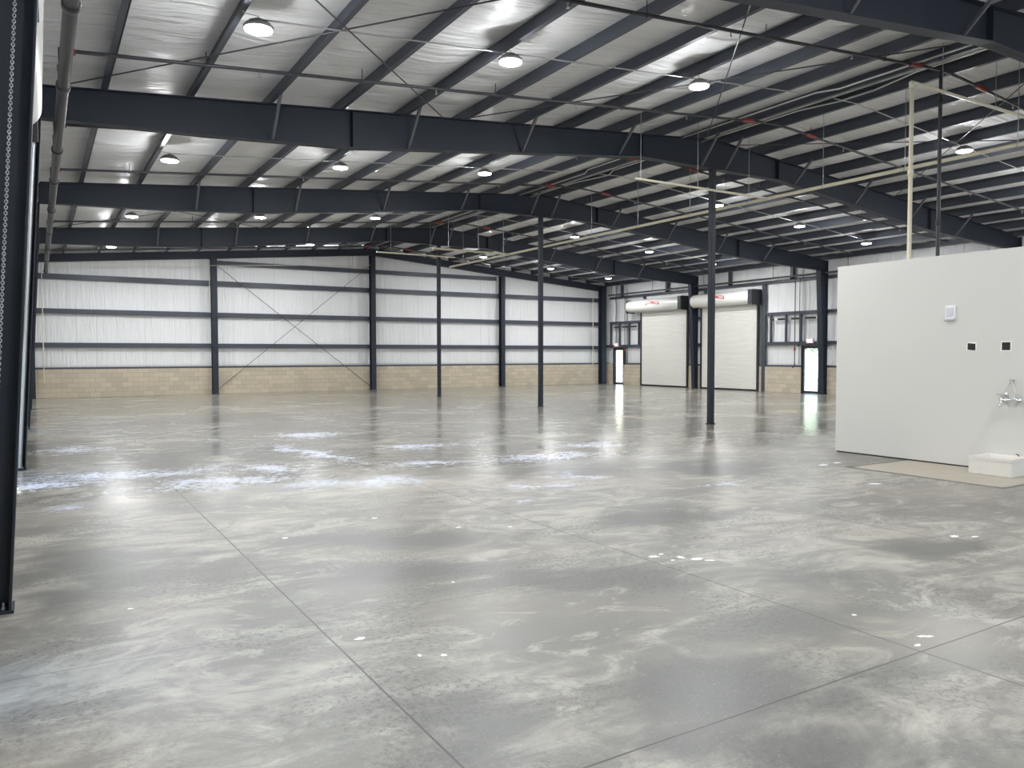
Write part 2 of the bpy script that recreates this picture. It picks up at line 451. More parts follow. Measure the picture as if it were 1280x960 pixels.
# right wall: openings for the two glazed doors
D1 = (34.92, 35.86); D2 = (21.74, 22.70); DH = 2.03
rt = top(28.95)
segs = [(YF, D2[0], BT - 0.02, rt), (D2[0], D2[1], DH + 0.1, rt), (D2[1], D1[0], BT - 0.02, rt), (D1[0], D1[1], DH + 0.1, rt), (D1[1], 36.85, BT - 0.02, rt)]
w = pillow_wall('wall_right', M['sideins'], XR + 0.13, 'x', segs, 1)
b = MB()
for a, c in ((YF, D2[0]), (D2[1], D1[0]), (D1[1], YB)): b.box(XR, XR + 0.22, a, c, 0, BT)
b.build('block_base', M['blocky'], w)
# left wall: openings for three glazed doors
LD = [(12.05, 13.45), (20.2, 21.15), (32.6, 33.55), (4.2, 5.15)]
LDs = sorted(LD)
segs = []; y = YF
for a, c in LDs:
    segs += [(y, a, BT - 0.02, rt), (a, c, DH + 0.1, rt)]; y = c
segs.append((y, 36.85, BT - 0.02, rt))
w = pillow_wall('wall_left', M['sideins'], XL - 0.13, 'x', segs, -1)
b = MB(); y = YF
for a, c in LDs: b.box(XL - 0.22, XL, y, a, 0, BT); y = c
b.box(XL - 0.22, XL, y, YB, 0, BT)
b.build('block_base', M['blocky'], w)
# front wall, behind the camera, with unseen openings added to let sky light in
b = MB()
FO = [(3.5, 7.5), (9.5, 13.5), (16.0, 20.0), (22.0, 26.0)]
x = -0.65
for a, c in FO: b.prism([(x, 0), (a, 0), (a, top(a)), (x, top(x))] if not (x < XM < a) else [(x, 0), (a, 0), (a, top(a)), (XM, top(XM)), (x, top(x))], YF - 0.2, YF, 'y'); x = c
b.prism([(x, 0), (29.05, 0), (29.05, top(29.05)), (x, top(x))], YF - 0.2, YF, 'y')
for a, c in FO: b.prism([(a, 4.2), (c, 4.2), (c, top(c)), (a, top(a))], YF - 0.2, YF, 'y')
o = b.build('wall_front', M['paint']); tag(o, kind='structure')

# white partition of the built-in room
o = MB().box(12.02, 12.17, 1.0, 8.72, 0.022, 3.25).box(12.17, 17.5, 8.57, 8.72, 0.022, 3.25).build('wall_partition', M['paint']); tag(o, kind='structure')
o = MB().box(12.035, 12.155, 1.0, 8.7, 0, 0.022).box(12.155, 17.5, 8.585, 8.70, 0, 0.022).build('shadow_gap_1', M['blackpaint']); tag(o, kind='structure')  # dark strip drawn in for the shadow gap under the partition

# ------------------------------------------------------------------ glazed doors
def glazed_door(n, y0, y1, xf, sgn, handle_at):
    """aluminium-and-glass door in a side wall; xf: inner wall face; sgn: +1 right wall, -1 left"""
    a, c = (xf, xf + 0.21) if sgn > 0 else (xf - 0.21, xf)
    fr = MB()
    fr.box(a, c, y0, y0 + 0.05, 0, DH + 0.1).box(a, c, y1 - 0.05, y1, 0, DH + 0.1)
    fr.box(a, c, y0 + 0.05, y1 - 0.05, DH + 0.04, DH + 0.1)
    d = fr.build('door_%d' % n, M['blackpaint']); tag(d, kind='structure')
    a2, c2 = (a + 0.04, a + 0.085) if sgn > 0 else (c - 0.085, c - 0.04)
    p = MB()
    p.box(a2, c2, y0 + 0.051, y0 + 0.12, 0.004, DH + 0.039).box(a2, c2, y1 - 0.12, y1 - 0.051, 0.004, DH + 0.039)
    p.box(a2, c2, y0 + 0.12, y1 - 0.12, 0.004, 0.12).box(a2, c2, y0 + 0.12, y1 - 0.12, DH - 0.05, DH + 0.039)
    leaf = p.build('door_leaf', M['blackpaint'], d)
    MB().box(a2 + 0.018, a2 + 0.026, y0 + 0.12, y1 - 0.12, 0.12, DH - 0.05).build('glass_pane', M['glass'], leaf)
    xi = a2 - 0.05 if sgn > 0 else c2 + 0.05
    xe = a2 if sgn > 0 else c2
    hb = MB().tube([(xe, y0 + 0.14, 1.02), (xi, y0 + 0.14, 1.02), (xi, y1 - 0.14, 1.02), (xe, y1 - 0.14, 1.02)], 0.013, 8)
    hb.build('push_bar', M['galv'], leaf)
    return d
glazed_door(1, D1[0], D1[1], XR, 1, 0)
glazed_door(2, D2[0], D2[1], XR, 1, 0)
for i, (a, c) in enumerate(LD): glazed_door(3 + i, a, c, XL, -1, 0)

# ------------------------------------------------------------------ rigid frames
def tapered_column(b, sgn, y):
    """I-section wall column; sgn=-1 left, +1 right; inner flange leans inward"""
    fx = lambda x: x if sgn < 0 else mirror(x)
    zt = 5.30
    outer = [(-0.40, 0.02), (-0.40, rz(-0.4) - 0.01)]
    i0, i1 = -0.185, 0.12
    b.prism([(fx(-0.40), 0.02), (fx(i0), 0.02), (fx(i1), zt), (fx(i1), rz(i1) - 0.02), (fx(-0.40), rz(-0.4) - 0.02)], y - 0.006, y + 0.006, 'y')
    b.prism([(fx(i0), 0.02), (fx(i1), zt), (fx(i1 - 0.014), zt), (fx(i0 - 0.014), 0.02)], y - 0.11, y + 0.11, 'y')
    b.prism([(fx(-0.40), 0.02), (fx(-0.40), rz(-0.4) - 0.02), (fx(-0.388), rz(-0.4) - 0.02), (fx(-0.388), 0.02)], y - 0.11, y + 0.11, 'y')
    b.box(min(fx(-0.388), fx(0.1)), max(fx(-0.388), fx(0.1)), y - 0.11, y + 0.11, zt - 0.006, zt + 0.006)
    return b

def base_plate(par, x0, x1, y, nuts):
    p = MB().box(x0, x1, y - 0.12, y + 0.12, 0, 0.02).build('base_plate', M['steel'], par)
    for xx, yy in nuts:
        MB().lathe([(0.016, 0), (0.016, 0.016), (0.009, 0.016), (0.009, 0.045)], (xx, yy, 0.02), 6, smooth=False).build('anchor_bolt', M['galv'], par)

BOT = [(0.12, 5.29), (2.4, 5.36), (5.0, 5.50), (11.9, 6.24), (16.5, 6.24), (23.4, 5.50), (26.0, 5.36), (28.28, 5.29)]
frame_lab = ['nearest dark steel roof frame, its beam crossing the top right corner',
             'second dark steel roof frame, its long beam spanning the whole view, behind the nearest frame',
             'third dark steel roof frame, between the long beam and the frame nearest the back wall',
             'fourth dark steel roof frame, the last one before the back wall']
def rafter(par, y):
    for side, rng_ in (('left', [p for p in BOT if p[0] < XM]), ('right', [p for p in BOT if p[0] > XM])):
        x0, x1 = rng_[0][0], rng_[-1][0]
        line = rng_ + [(XM, 6.24)] if side == 'left' else [(XM, 6.24)] + rng_
        b = MB()
        tops = [(x, rz(x)) for x, z in line]
        for i in range(len(line) - 1):
            b.prism([line[i], line[i + 1], (tops[i + 1][0], tops[i + 1][1] - 0.005), (tops[i][0], tops[i][1] - 0.005)], y - 0.006, y + 0.006, 'y')
        b.ribbon(line, 0.016, y - 0.10, y + 0.10, 'y')
        b.ribbon([(x, z - 0.016) for x, z in [(0.12 if side == 'left' else XM, rz(0.12) if side == 'left' else rz(XM)), (XM if side == 'left' else 28.28, rz(XM) if side == 'left' else rz(28.28))]], 0.016, y - 0.10, y + 0.10, 'y')
        # stiffener / splice plates
        for xs in ((5.0, 11.9) if side == 'left' else (16.5, 23.4)):
            zb = dict(BOT)[xs]
            b.box(xs - 0.008, xs + 0.008, y - 0.1, y - 0.006, zb + 0.016, rz(xs) - 0.017)
            b.box(xs - 0.008, xs + 0.008, y + 0.006, y + 0.1, zb + 0.016, rz(xs) - 0.017)
        b.build('rafter', M['steel'], par)

def botz(x):
    for (xa, za), (xb, zb) in zip(BOT[:-1], BOT[1:]):
        if xa <= x <= xb: return za + (zb - za) * (x - xa) / (xb - xa)
    return 5.3

for k, y in enumerate(FY):
    fr = thing('roof_frame', frame_lab[k], 'steel frame', (XM, y, 0))
    for sgn in (-1, 1):
        c = tapered_column(MB(), sgn, y).build('column', M['steel'], fr)
        xa, xb = (-0.41, -0.17) if sgn < 0 else (mirror(-0.17), mirror(-0.41))
        xi = -0.23 if sgn < 0 else mirror(-0.23)
        base_plate(c, xa, xb, y, [(xi, y - 0.06), (xi, y + 0.06)])
    rafter(fr, y)
    # interior post: square tube with base and cap plate
    c = MB().box(XM - 0.066, XM + 0.066, y - 0.066, y + 0.066, 0.02, 6.225).build('interior_post', M['steel'], fr, bevel=0.012)
    MB().box(XM - 0.13, XM + 0.13, y - 0.1, y + 0.1, 6.222, 6.239).build('cap_plate', M['steel'], c)
    MB().box(XM - 0.085, XM + 0.085, y - 0.085, y + 0.085, 0, 0.019).build('base_plate', M['steel'], c)
    # flange braces
    for x in [3.56, 6.12, 8.68, 11.24, 13.8, 14.6, 17.16, 19.72, 22.28, 24.84]:
        zb = botz(x) + 0.03
        pts = []
        b = MB()
        A = Vector((x, y - 0.05, zb)); B = Vector((x, y - 0.62, rz(x) + 0.03))
        d = (B - A).normalized(); n1 = Vector((1, 0, 0)); n2 = d.cross(n1)
        q = [A - n1 * 0.026, A + n1 * 0.026, B + n1 * 0.026, B - n1 * 0.026]
        b.add([*q, *[p + n2 * 0.005 for p in q]], [(0, 1, 2, 3), (7, 6, 5, 4), (0, 4, 5, 1), (1, 5, 6, 2), (2, 6, 7, 3), (3, 7, 4, 0)])
        q = [A - n1 * 0.026, A - n1 * 0.021, B - n1 * 0.021, B - n1 * 0.026]
        b.add([*q, *[p + n2 * 0.045 for p in q]], [(0, 1, 2, 3), (7, 6, 5, 4), (0, 4, 5, 1), (1, 5, 6, 2), (2, 6, 7, 3), (3, 7, 4, 0)])
        b.build('flange_brace', M['brace'], fr)

# rear end frame: rake beams and posts
ef = thing('end_frame', 'dark steel end frame of posts and sloping beams standing against the back wall', 'steel frame', (XM, 36.45, 0))
for xa, xb in ((-0.1, XM), (XM, 28.5)):
    b = MB()
    la = [(xa, rz(xa) - 0.32), (xb, rz(xb) - 0.32)]
    b.ribbon(la, 0.014, 36.36, 36.58, 'y'); b.ribbon([(x, z + 0.306) for x, z in la], 0.012, 36.36, 36.58, 'y'); b.ribbon(la, 0.31, 36.464, 36.476, 'y')
    b.build('rake_beam', M['steel'], ef)
def i_post(x, y0, y1, wd, z1):
    b = MB()
    b.box(x - wd / 2, x + wd / 2, y0, y0 + 0.012, 0.015, z1).box(x - wd / 2, x + wd / 2, y1 - 0.012, y1, 0.015, z1)
    b.box(x - 0.005, x + 0.005, y0 + 0.012, y1 - 0.012, 0.015, z1)
    b.box(x - wd / 2 - 0.02, x + wd / 2 + 0.02, y0 - 0.02, y1, 0, 0.015)
    return b
for x in (6.74, 14.17, 21.6):
    i_post(x, 36.30, 36.585, 0.24, rz(x) - 0.33).build('post', M['steel'], ef)
b = i_post(28.45, 36.22, 36.585, 0.30, rz(28.45) - 0.01)
b.build('post', M['steel'], ef)
b = i_post(-0.2, 36.30, 36.585, 0.22, rz(0) - 0.36); b.build('post', M['steel'], ef)

# ------------------------------------------------------------------ purlins and eave struts
def zee(x, sgn):
    """Z outline in x/z about the roof slope; lip down-slope at top, up-slope at bottom"""
    z0 = rz(x); t = 0.006; w = 0.075
    s = sgn
    return [(x - s * w, z0 + 0.0), (x - s * w, z0 + 0.022), (x - s * (w - t), z0 + 0.022), (x - s * (w - t), z0 + t), (x - s * t / 2, z0 + t), (x - s * t / 2, z0 + PD - 0.002),
            (x + s * w, z0 + PD - 0.002), (x + s * w, z0 + PD - 0.024), (x + s * (w - t), z0 + PD - 0.024), (x + s * (w - t), z0 + PD - t), (x + s * t / 2, z0 + PD - t), (x + s * t / 2, z0)]
for side, xs, sgn in (('left', PX_L, 1), ('right', PX_R, -1)):
    for i, x in enumerate(xs):
        o = MB().prism(zee(x, sgn), YF, 36.6, 'y').build('purlin', M['purlin'])
        tag(o, 'long dark steel roof purlin, %s one to the %s of the roof ridge' % (ORD[i], side), 'purlin', 'purlins under the white roof insulation')
for side, x, s in (('left', -0.36, 1), ('right', 28.76, -1)):
    z = rz(x) if side == 'left' else rz(28.76)
    pr = [(x, z), (x + s * 0.09, z + 0.007), (x + s * 0.09, z + 0.013), (x + s * 0.006, z + 0.007), (x + s * 0.006, z + 0.2), (x + s * 0.09, z + 0.207), (x + s * 0.09, z + 0.213), (x, z + 0.206)]
    o = MB().prism(pr, YF, 36.6, 'y').build('eave_strut', M['purlin'])
    tag(o, 'dark steel eave strut at the top of the %s wall' % side, 'eave strut')

# ------------------------------------------------------------------ girts
def chan(z, h, dep, face, out):
    """C outline in (depth, z); web faces the room"""
    t = 0.006; o = out
    return [(face, z - h / 2), (face, z + h / 2), (face + o * dep, z + h / 2), (face + o * dep, z + h / 2 - t), (face + o * t, z + h / 2 - t), (face + o * t, z - h / 2 + t), (face + o * dep, z - h / 2 + t), (face + o * dep, z - h / 2)]
GZ = [(BT + 0.035, 0.075, 'base'), (2.15, 0.19, 'second'), (3.53, 0.20, 'third'), (4.93, 0.21, 'fourth')]
bays = [(-0.3, 6.73, 'leftmost'), (6.75, 14.16, 'second'), (14.18, 21.59, 'third'), (21.61, 28.4, 'rightmost')]
for z, h, nm in GZ:
    for a, c, bn in bays:
        o = MB().prism(chan(z, h, 0.12, 36.60, 1), a, c, 'x').build('girt', M['purlin'])
        tag(o, 'dark girt on the back wall, %s bay from the left, %s' % (bn.replace('leftmost', 'first').replace('rightmost', 'fourth'), {'base': 'lying on the block wall', 'second': 'second from bottom', 'third': 'third from bottom', 'fourth': 'topmost long one' if True else ''}[nm]), 'girt', 'girts on the back wall')
for (a, c, bn) in (bays[1], bays[2]):
    o = MB().prism(chan(5.85, 0.19, 0.12, 36.60, 1), a + (0 if bn == 'second' else 0), c - (0 if bn == 'second' else 0.25), 'x').build('girt', M['purlin'])
    tag(o, 'short dark girt under the roof peak, %s the middle post of the back wall' % ('left of' if bn == 'second' else 'right of'), 'girt', 'girts on the back wall')

R1 = (29.72, 33.30); R2 = (25.10, 28.70)       # roll-up door widths on the right wall
def side_girt(y0, y1, z, h, lab, xf=XR, out=1):
    o = MB().prism(chan(z, h, 0.11, xf, out), y0, y1, 'y').build('girt', M['purlin'])
    return tag(o, lab, 'girt', 'girts on the side walls')
def pr_y(poly, a, c): pass
# chan() gives (depth,z): for side walls depth is x, so extrude along y
rg = [(R1[1] + 0.13, D1[0], 'beside the far roll-up door'), (D2[1], R2[0] - 0.42, 'between the near roll-up door and the near glass door'),
      (R2[1] + 0.13, R1[0] - 0.13, 'between the two roll-up doors'), (16.5, D2[0], 'right of the near glass door')]
for a, c, nm in rg:
    side_girt(a, c, BT + 0.04, 0.08, 'base girt, %s' % nm)
    if nm.startswith('beside'):
        side_girt(a, D1[1] + 0.7, 2.22, 0.15, 'door-head girt, %s' % nm)
    elif 'near glass door' in nm and nm.startswith('between'):
        side_girt(D2[0], c, 2.22, 0.15, 'door-head girt, %s' % nm)
    else:
        side_girt(a, c, 2.22, 0.15, 'door-head girt, %s' % nm)
    side_girt((21.62 if nm.startswith('between the near') else a), (c if not nm.startswith('beside') else 36.2), 3.58, 0.13, 'upper girt, %s' % nm)
side_girt(5.0, 36.2, 5.02, 0.10, 'long dark girt high on the right wall, above both roll-up doors')
for z, h, nm in GZ[1:]:
    side_girt(14.0, 20.1 if z < 2.3 else 36.2, z, h, 'dark girt on the left wall beyond the second column, %s from the bottom' % nm, XL, -1)

# studs between girts on the right wall
def stud(y, z0, z1, lab, w=0.07):
    x = XR - 0.012
    b = MB().prism([(x, y - w / 2), (x, y + w / 2), (x + 0.1, y + w / 2), (x + 0.1, y + w / 2 - 0.006), (x + 0.006, y + w / 2 - 0.006), (x + 0.006, y - w / 2 + 0.006), (x + 0.1, y - w / 2 + 0.006), (x + 0.1, y - w / 2)], z0, z1, 'z')
    return tag(b.build('stud', M['purlin']), lab, 'stud', 'studs on the right wall')
for i, y in enumerate((33.62, 34.45, 35.3, 36.1)):
    stud(y, 2.295, 3.515, 'short stud above the far glass door, %s left of the far roll-up door' % ORD[i])
for i, y in enumerate((24.4, 23.55, 22.75, 21.85)):
    stud(y, 2.295, 3.515, 'short dark stud between two girts, %s to the right of the near roll-up door' % ORD[i])
for y0, nm, z0 in ((35.1, 'above the far glass door', 5.07), (31.35, 'above the far roll-up door', 5.07), (26.9, 'above the near roll-up door', 5.07), (23.25, 'above the near glass door', 5.07)):
    stud(y0, z0, rz(28.76) - 0.01, 'short thick stud under the right eave, %s' % nm, 0.16)
for y0, nm in ((33.15, 'far'), (28.55, 'near')):
    stud(y0, 4.80, 4.97, 'stub stud resting above the left end of the %s roll-up door barrel' % nm, 0.14)
stud(24.80, 0.0, 4.97, 'tall dark jamb post right of the near roll-up door', 0.20)
stud(R1[1] + 0.09, 0.0, 3.90, 'dark jamb post left of the far roll-up door', 0.06)
for y0, y1, nm in ((33.75, 36.0, 'far'), (21.95, 24.3, 'near')):
    b = MB().box(XR - 0.045, XR - 0.004, y0, y1, 3.27, 3.275).box(XR - 0.045, XR - 0.004, y0, y1, 3.36, 3.365)
    yy = y0
    while yy < y1:
        b.box(XR - 0.009, XR - 0.004, yy, min(y1, yy + 0.55), 3.275, 3.36); yy += 0.75
    tag(b.build('strut_channel', M['main']), 'slotted grey strut channel across the studs above the %s glass door' % nm, 'strut channel', 'strut channels on the right wall')

# ------------------------------------------------------------------ roll-up doors
def roll_up(y0, y1, h0, h1, xw, sgn, lab, logo_y=None, r=0.325, cx=0.335):
    """sgn=+1 on the right wall, -1 on the left wall"""
    X = lambda d: xw - sgn * d            # d: distance into the room from the wall face
    ht = 4.15
    root = thing('roll_up_door', lab, 'roll-up door', (X(0.05), (y0 + y1) / 2, 0))
    # corrugated curtain
    n = 60; prof = []
    for i in range(n):
        z = 0.07 + (ht - 0.07) * i / n; dz = (ht - 0.07) / n
        prof += [(0.030, z), (0.050, z + dz * 0.16), (0.055, z + dz * 0.5), (0.050, z + dz * 0.84)]
    prof.append((0.030, ht))
    v = []; f = []
    for d, z in prof: v += [(X(d), y0 + 0.03, z), (X(d), y1 - 0.03, z)]
    for i in range(len(prof) - 1): f.append((2 * i, 2 * i + 1, 2 * i + 3, 2 * i + 2))
    m = len(prof)
    bk = [(X(0.018), y0 + 0.03, 0.07), (X(0.018), y1 - 0.03, 0.07), (X(0.018), y1 - 0.03, ht), (X(0.018), y0 + 0.03, ht)]
    b = MB(); b.add(v, f); b.add(bk, [(0, 1, 2, 3)])
    b.build('curtain', M['curtain'], root)
    a, c = sorted((X(0.02), X(0.07)))
    MB().box(a, c, y0 + 0.03, y1 - 0.03, 0, 0.075).build('bottom_bar', M['black'], root)
    for ya, yb in ((y0 - 0.06, y0 + 0.035), (y1 - 0.035, y1 + 0.06)):
        a, c = sorted((X(0.004), X(0.085)))
        g = MB().box(a, c, ya, yb, 0, 4.05)
        g.build('guide', M['blackpaint'], root)
    # barrel hood
    cz = 4.40
    n = 40; ring = []
    for i in range(n):
        an = 2 * PI * i / n
        ring.append((X(cx + r * math.cos(an)), cz + r * math.sin(an)))
    v = [(x, h0, z) for x, z in ring] + [(x, h1, z) for x, z in ring]
    b = MB(); b.add(v, [(i, (i + 1) % n, n + (i + 1) % n, n + i) for i in range(n)], True)
    b.add([(x, h0, z) for x, z in ring], [tuple(range(n))]); b.add([(x, h1, z) for x, z in ring], [tuple(range(n))])
    hood = b.build('hood', M['hood'], root)
    # lower lip of the hood and lap seams
    a, c = sorted((X(0.10), X(0.42)))
    for ys in (h0 + (h1 - h0) * 0.30, h0 + (h1 - h0) * 0.62):
        rr = r + 0.003
        v = []
        for i in range(n): v += [(X(cx + rr * math.cos(2 * PI * i / n)), ys - 0.02, cz + rr * math.sin(2 * PI * i / n)), (X(cx + rr * math.cos(2 * PI * i / n)), ys + 0.02, cz + rr * math.sin(2 * PI * i / n))]
        MB().add(v, [(2 * i, 2 * i + 1, (2 * i + 3) % (2 * n), (2 * i + 2) % (2 * n)) for i in range(n)], True).build('lap_seam', M['hood'], hood)
    # end brackets
    for ye, s in ((h0, -1), (h1, 1)):
        ya, yb = sorted((ye + s * 0.002, ye + s * (0.03 if s > 0 else 0.05)))
        a, c = sorted((X(0.004), X(cx + r * 0.85)))
        MB().box(a, c, ya, yb, 4.03, 4.75).build('end_bracket', M['blackpaint'], root, bevel=0.01)
    if logo_y is not None:
        # arched red ribbon mark wrapped on the hood
        L = 0.95; k = 40; v = []; f = []
        def P(s, t):                         # s along, t 0..1 across -> on hood
            arch = 0.10 * math.sin(PI * s) + 0.03 * math.sin(2 * PI * s + 0.4)
            hgt = arch + t * (0.15 + 0.02 * math.sin(3 * PI * s)) - 0.07
            an = hgt / r + 0.12
            return (X(cx + (r + 0.007) * math.cos(an)), logo_y + (L / 2 - s * L) * sgn, cz + (r + 0.007) * math.sin(an))
        bands = [(0.0, 0.38, M['logo']), (0.52, 1.0, M['logo'])]
        b = MB()
        for i in range(k):
            s0, s1 = i / k, (i + 1) / k
            ta, tb = (0.0, 1.0) if i % 4 else (0.1, 0.55)
            b.add([P(s0, ta), P(s1, ta), P(s1, tb), P(s0, tb)], [(0, 1, 2, 3)])
        dc = b.build('ribbon_decal', M['logo'], hood)
        for s0, s1 in ((-0.06, 0.02), (0.98, 1.06)):
            MB().add([P(s0, 0.1), P(s1, 0.1), P(s1, 0.8), P(s0, 0.8)], [(0, 1, 2, 3)]).build('ribbon_end', M['logodark'], hood)
    return root
d1 = roll_up(R1[0], R1[1], 29.60, 33.95, XR, 1, 'white slatted roll-up door nearer the back wall, barrel hood with red mark', 31.75)
d2 = roll_up(R2[0], R2[1], 24.96, 28.92, XR, 1, 'white slatted roll-up door partly hidden by an interior post, nearer the white partition', 27.15)
d3 = roll_up(6.6, 9.75, 6.42, 9.95, XL, -1, 'roll-up door on the left wall, its white barrel hood showing beside the nearest column', None, 0.245, 0.27)
# opener motors at the near ends
for root, ye in ((d1, 29.60), (d2, 24.96)):
    MB().box(XR - 0.66, XR - 0.62, ye - 0.028, ye + 0.22, 4.06, 4.74).build('end_shield', M['blackpaint'], root, bevel=0.01)
MB().box(XL + 0.30, XL + 0.47, 9.985, 10.05, 4.05, 4.3).build('end_shield', M['blackpaint'], d3, bevel=0.01)

# ------------------------------------------------------------------ exit signs
def exit_sign(y, z, lab):
    root = thing('exit_sign', lab, 'exit sign', (XR - 0.03, y, z), 'lit exit signs')
    MB().box(XR - 0.075, XR - 0.002, y - 0.17, y + 0.17, z - 0.10, z + 0.10).build('housing', M['plastic'], root, bevel=0.008)
    MB().box(XR - 0.081, XR - 0.0755, y - 0.155, y + 0.155, z - 0.088, z + 0.088).build('face', M['exitred'], root)
    R = Matrix(((0, 0, -1), (-1, 0, 0), (0, 1, 0))).to_4x4()
    text_mesh('lettering', 'EXIT', 0.15, M['exitletter'], Matrix.Translation((XR - 0.084, y, z)) @ R, root)
exit_sign(35.5, 2.29, 'red EXIT sign above the far glass door near the back corner')
exit_sign(22.2, 2.31, 'red EXIT sign above the near glass door beside the partition')

# ------------------------------------------------------------------ high bay lamps
LX = [2.43, 6.10, 9.95, 18.35, 22.25, 25.95]
rows = [(2.4, 'in the unseen row above the camera'), (10.03, 'in the row nearest the camera'), (17.65, 'in the second row'), (25.27, 'in the third row'), (32.7, 'in the row nearest the back wall')]  # first row is out of view, added to light the front of the hall
def make_lamp(x, y, lab):
    z = rz(x) - 0.20
    root = thing('high_bay_lamp', lab, 'ceiling lamp', (x, y, z), 'round high bay lamps')
    b = MB().lathe([(0.03, 0.115), (0.075, 0.11), (0.09, 0.085), (0.14, 0.06), (0.183, 0.03), (0.185, 0.0), (0.17, -0.004)], (x, y, z), 28)
    for q in range(12):
        a = 2 * PI * q / 12
        b.tube([(x + 0.08 * math.cos(a), y + 0.08 * math.sin(a), z + 0.10), (x + 0.15 * math.cos(a), y + 0.15 * math.sin(a), z + 0.062)], 0.008, 4)
    b.build('housing', M['housing'], root)
    MB().lathe([(0.172, 0.001), (0.168, -0.016), (0.12, -0.026), (0.05, -0.031), (0.004, -0.032)], (x, y, z - 0.0045), 28).build('lens', M['lens'], root)
    return root
lamp0 = make_lamp(LX[0], rows[0][0], '')
lamp_kids = list(lamp0.children)
colnames = ['leftmost', 'second from the left', 'third from the left', 'first right of the ridge', 'second right of the ridge', 'rightmost']
LAMP_W = 260.0
first = True
for y, rn in rows:
    for i, x in enumerate(LX):
        if first: r = lamp0; first = False
        else:
            r = lamp0.copy(); col.objects.link(r)
            r.location = (x, y, rz(x) - 0.20)
            for ch in lamp_kids:
                c = ch.copy(); col.objects.link(c); c.parent = r; c.matrix_parent_inverse = ch.matrix_parent_inverse.copy()
        px = min(PX_L + PX_R, key=lambda q: abs(q - x)); px += -0.03 if px < XM else 0.03
        z = rz(x) - 0.20
        MB().tube([(x, y, z + 0.105), (x + 0.012, y, z + 0.135), (x, y, z + 0.155), (px, y, rz(px) - 0.02), (px, y, rz(px) + 0.003)], 0.006, 6).build('hook', M['galv'], r)
        r['label'] = 'lit high bay lamp %s, %s' % (rn, colnames[i])
        L = bpy.data.lights.new('lamp_light', 'AREA'); L.shape = 'DISK'; L.size = 0.33; L.energy = LAMP_W; L.color = (0.965, 0.985, 1.0); L.spread = PI
        lo = bpy.data.objects.new('lamp_light', L); lo.location = (x, y, rz(x) - 0.245); col.objects.link(lo)
        # sideways glow of the domed lens, added as a point light to brighten the ceiling
        P = bpy.data.lights.new('lamp_ceiling_fill', 'POINT'); P.energy = 140.0; P.shadow_soft_size = 0.13; P.color = L.color
        po = bpy.data.objects.new('lamp_ceiling_fill', P); po.location = (x, y, rz(x) - 0.31); col.objects.link(po)

# ------------------------------------------------------------------ sprinkler pipes
MPX, MPZ = 0.34, 5.05
sm = thing('sprinkler_main', 'thick grey sprinkler main pipe running along the left side under the roof', 'pipe', (MPX, 20, MPZ))
MB().tube([(MPX, -3, MPZ), (MPX, 36.0, MPZ)], 0.068, 16).build('pipe', M['main'], sm)
for y in (5.0, 8.6, 11.2, 14.7, 17.3, 20.8, 24.5, 28.0, 31.6, 35.9):
    MB().lathe([(0.07, -0.06), (0.084, -0.05), (0.084, 0.05), (0.07, 0.06)], (MPX, y, MPZ), 16, 'y').build('coupling', M['main'], sm)
by = [8.14, 11.94, 15.76, 19.56, 23.36, 27.18, 31.0, 34.7]
for i, y in enumerate(by):
    pz = lambda x: rz(x) - 0.075
    root = thing('sprinkler_branch_pipe', 'thin dark sprinkler pipe crossing under the purlins, %s one from the camera' % ORD[i], 'pipe', (XM, y, 6.8), 'sprinkler branch pipes')
    MB().tube([(MPX + 0.02, y, pz(0.4)), (XM - 0.5, y, pz(XM - 0.5)), (XM, y, pz(XM) - 0.02), (XM + 0.5, y, pz(XM + 0.5)), (27.9, y, pz(27.9))], 0.027, 8).build('pipe', M['pipe'], root)
    MB().tube([(MPX, y, MPZ), (MPX, y, pz(0.4) + 0.03)], 0.03, 8).build('riser', M['pipe'], root)
    for x in (XM - 0.9, XM + 1.2):
        MB().tube([(x - 0.17, y, pz(x - 0.17)), (x + 0.17, y, pz(x + 0.17))], 0.042, 8).build('red_coupling', M['red'], root)
    x = MPX + 0.10
    MB().tube([(x - 0.05, y, pz(x)), (x + 0.07, y, pz(x))], 0.045, 8).build('red_coupling', M['red'], root)
    MB().tube([(MPX, y, pz(0.4) - 0.28), (MPX, y, pz(0.4) - 0.2)], 0.045, 8).build('red_coupling', M['red'], root)
    xs = [1.8, 4.3, 6.9, 9.4, 12.0, 15.3, 17.8, 20.4, 22.9, 25.5]
    for k, x in enumerate(xs):
        x += 0.5 * ((i * 37 + k * 17) % 10) / 10
        b = MB().tube([(x, y, pz(x) - 0.036), (x, y, rz(x) + 0.12)], 0.008, 5)
        b.lathe([(0.034, -0.018), (0.034, 0.018)], (x, y, pz(x)), 10, 'x').build('hanger', M['pipe'], root)
    for k, x in enumerate([2.9, 5.8, 8.7, 11.5, 16.6, 19.4, 22.2, 25.0]):
        b = MB().tube([(x, y, pz(x) - 0.02), (x, y, pz(x) - 0.087)], 0.011, 6).lathe([(0.012, 0), (0.026, -0.006)], (x, y, pz(x) - 0.085), 8)
        b.build('sprinkler_head', M['galv'], root)

# dark riser dropping behind the partition
t = thing('drop_pipe', 'black vertical pipe dropping from the roof behind the white partition', 'pipe', (14.08, 8.14, 0))
MB().tube([(14.08, 8.14, 0), (14.08, 8.14, rz(14.0) - 0.09)], 0.032, 10).build('pipe', M['blackpaint'], t)
for z in (4.12, 6.3): MB().lathe([(0.033, -0.05), (0.045, -0.04), (0.045, 0.04), (0.033, 0.05)], (14.08, 8.14, z), 10).build('coupling', M['main'], t)

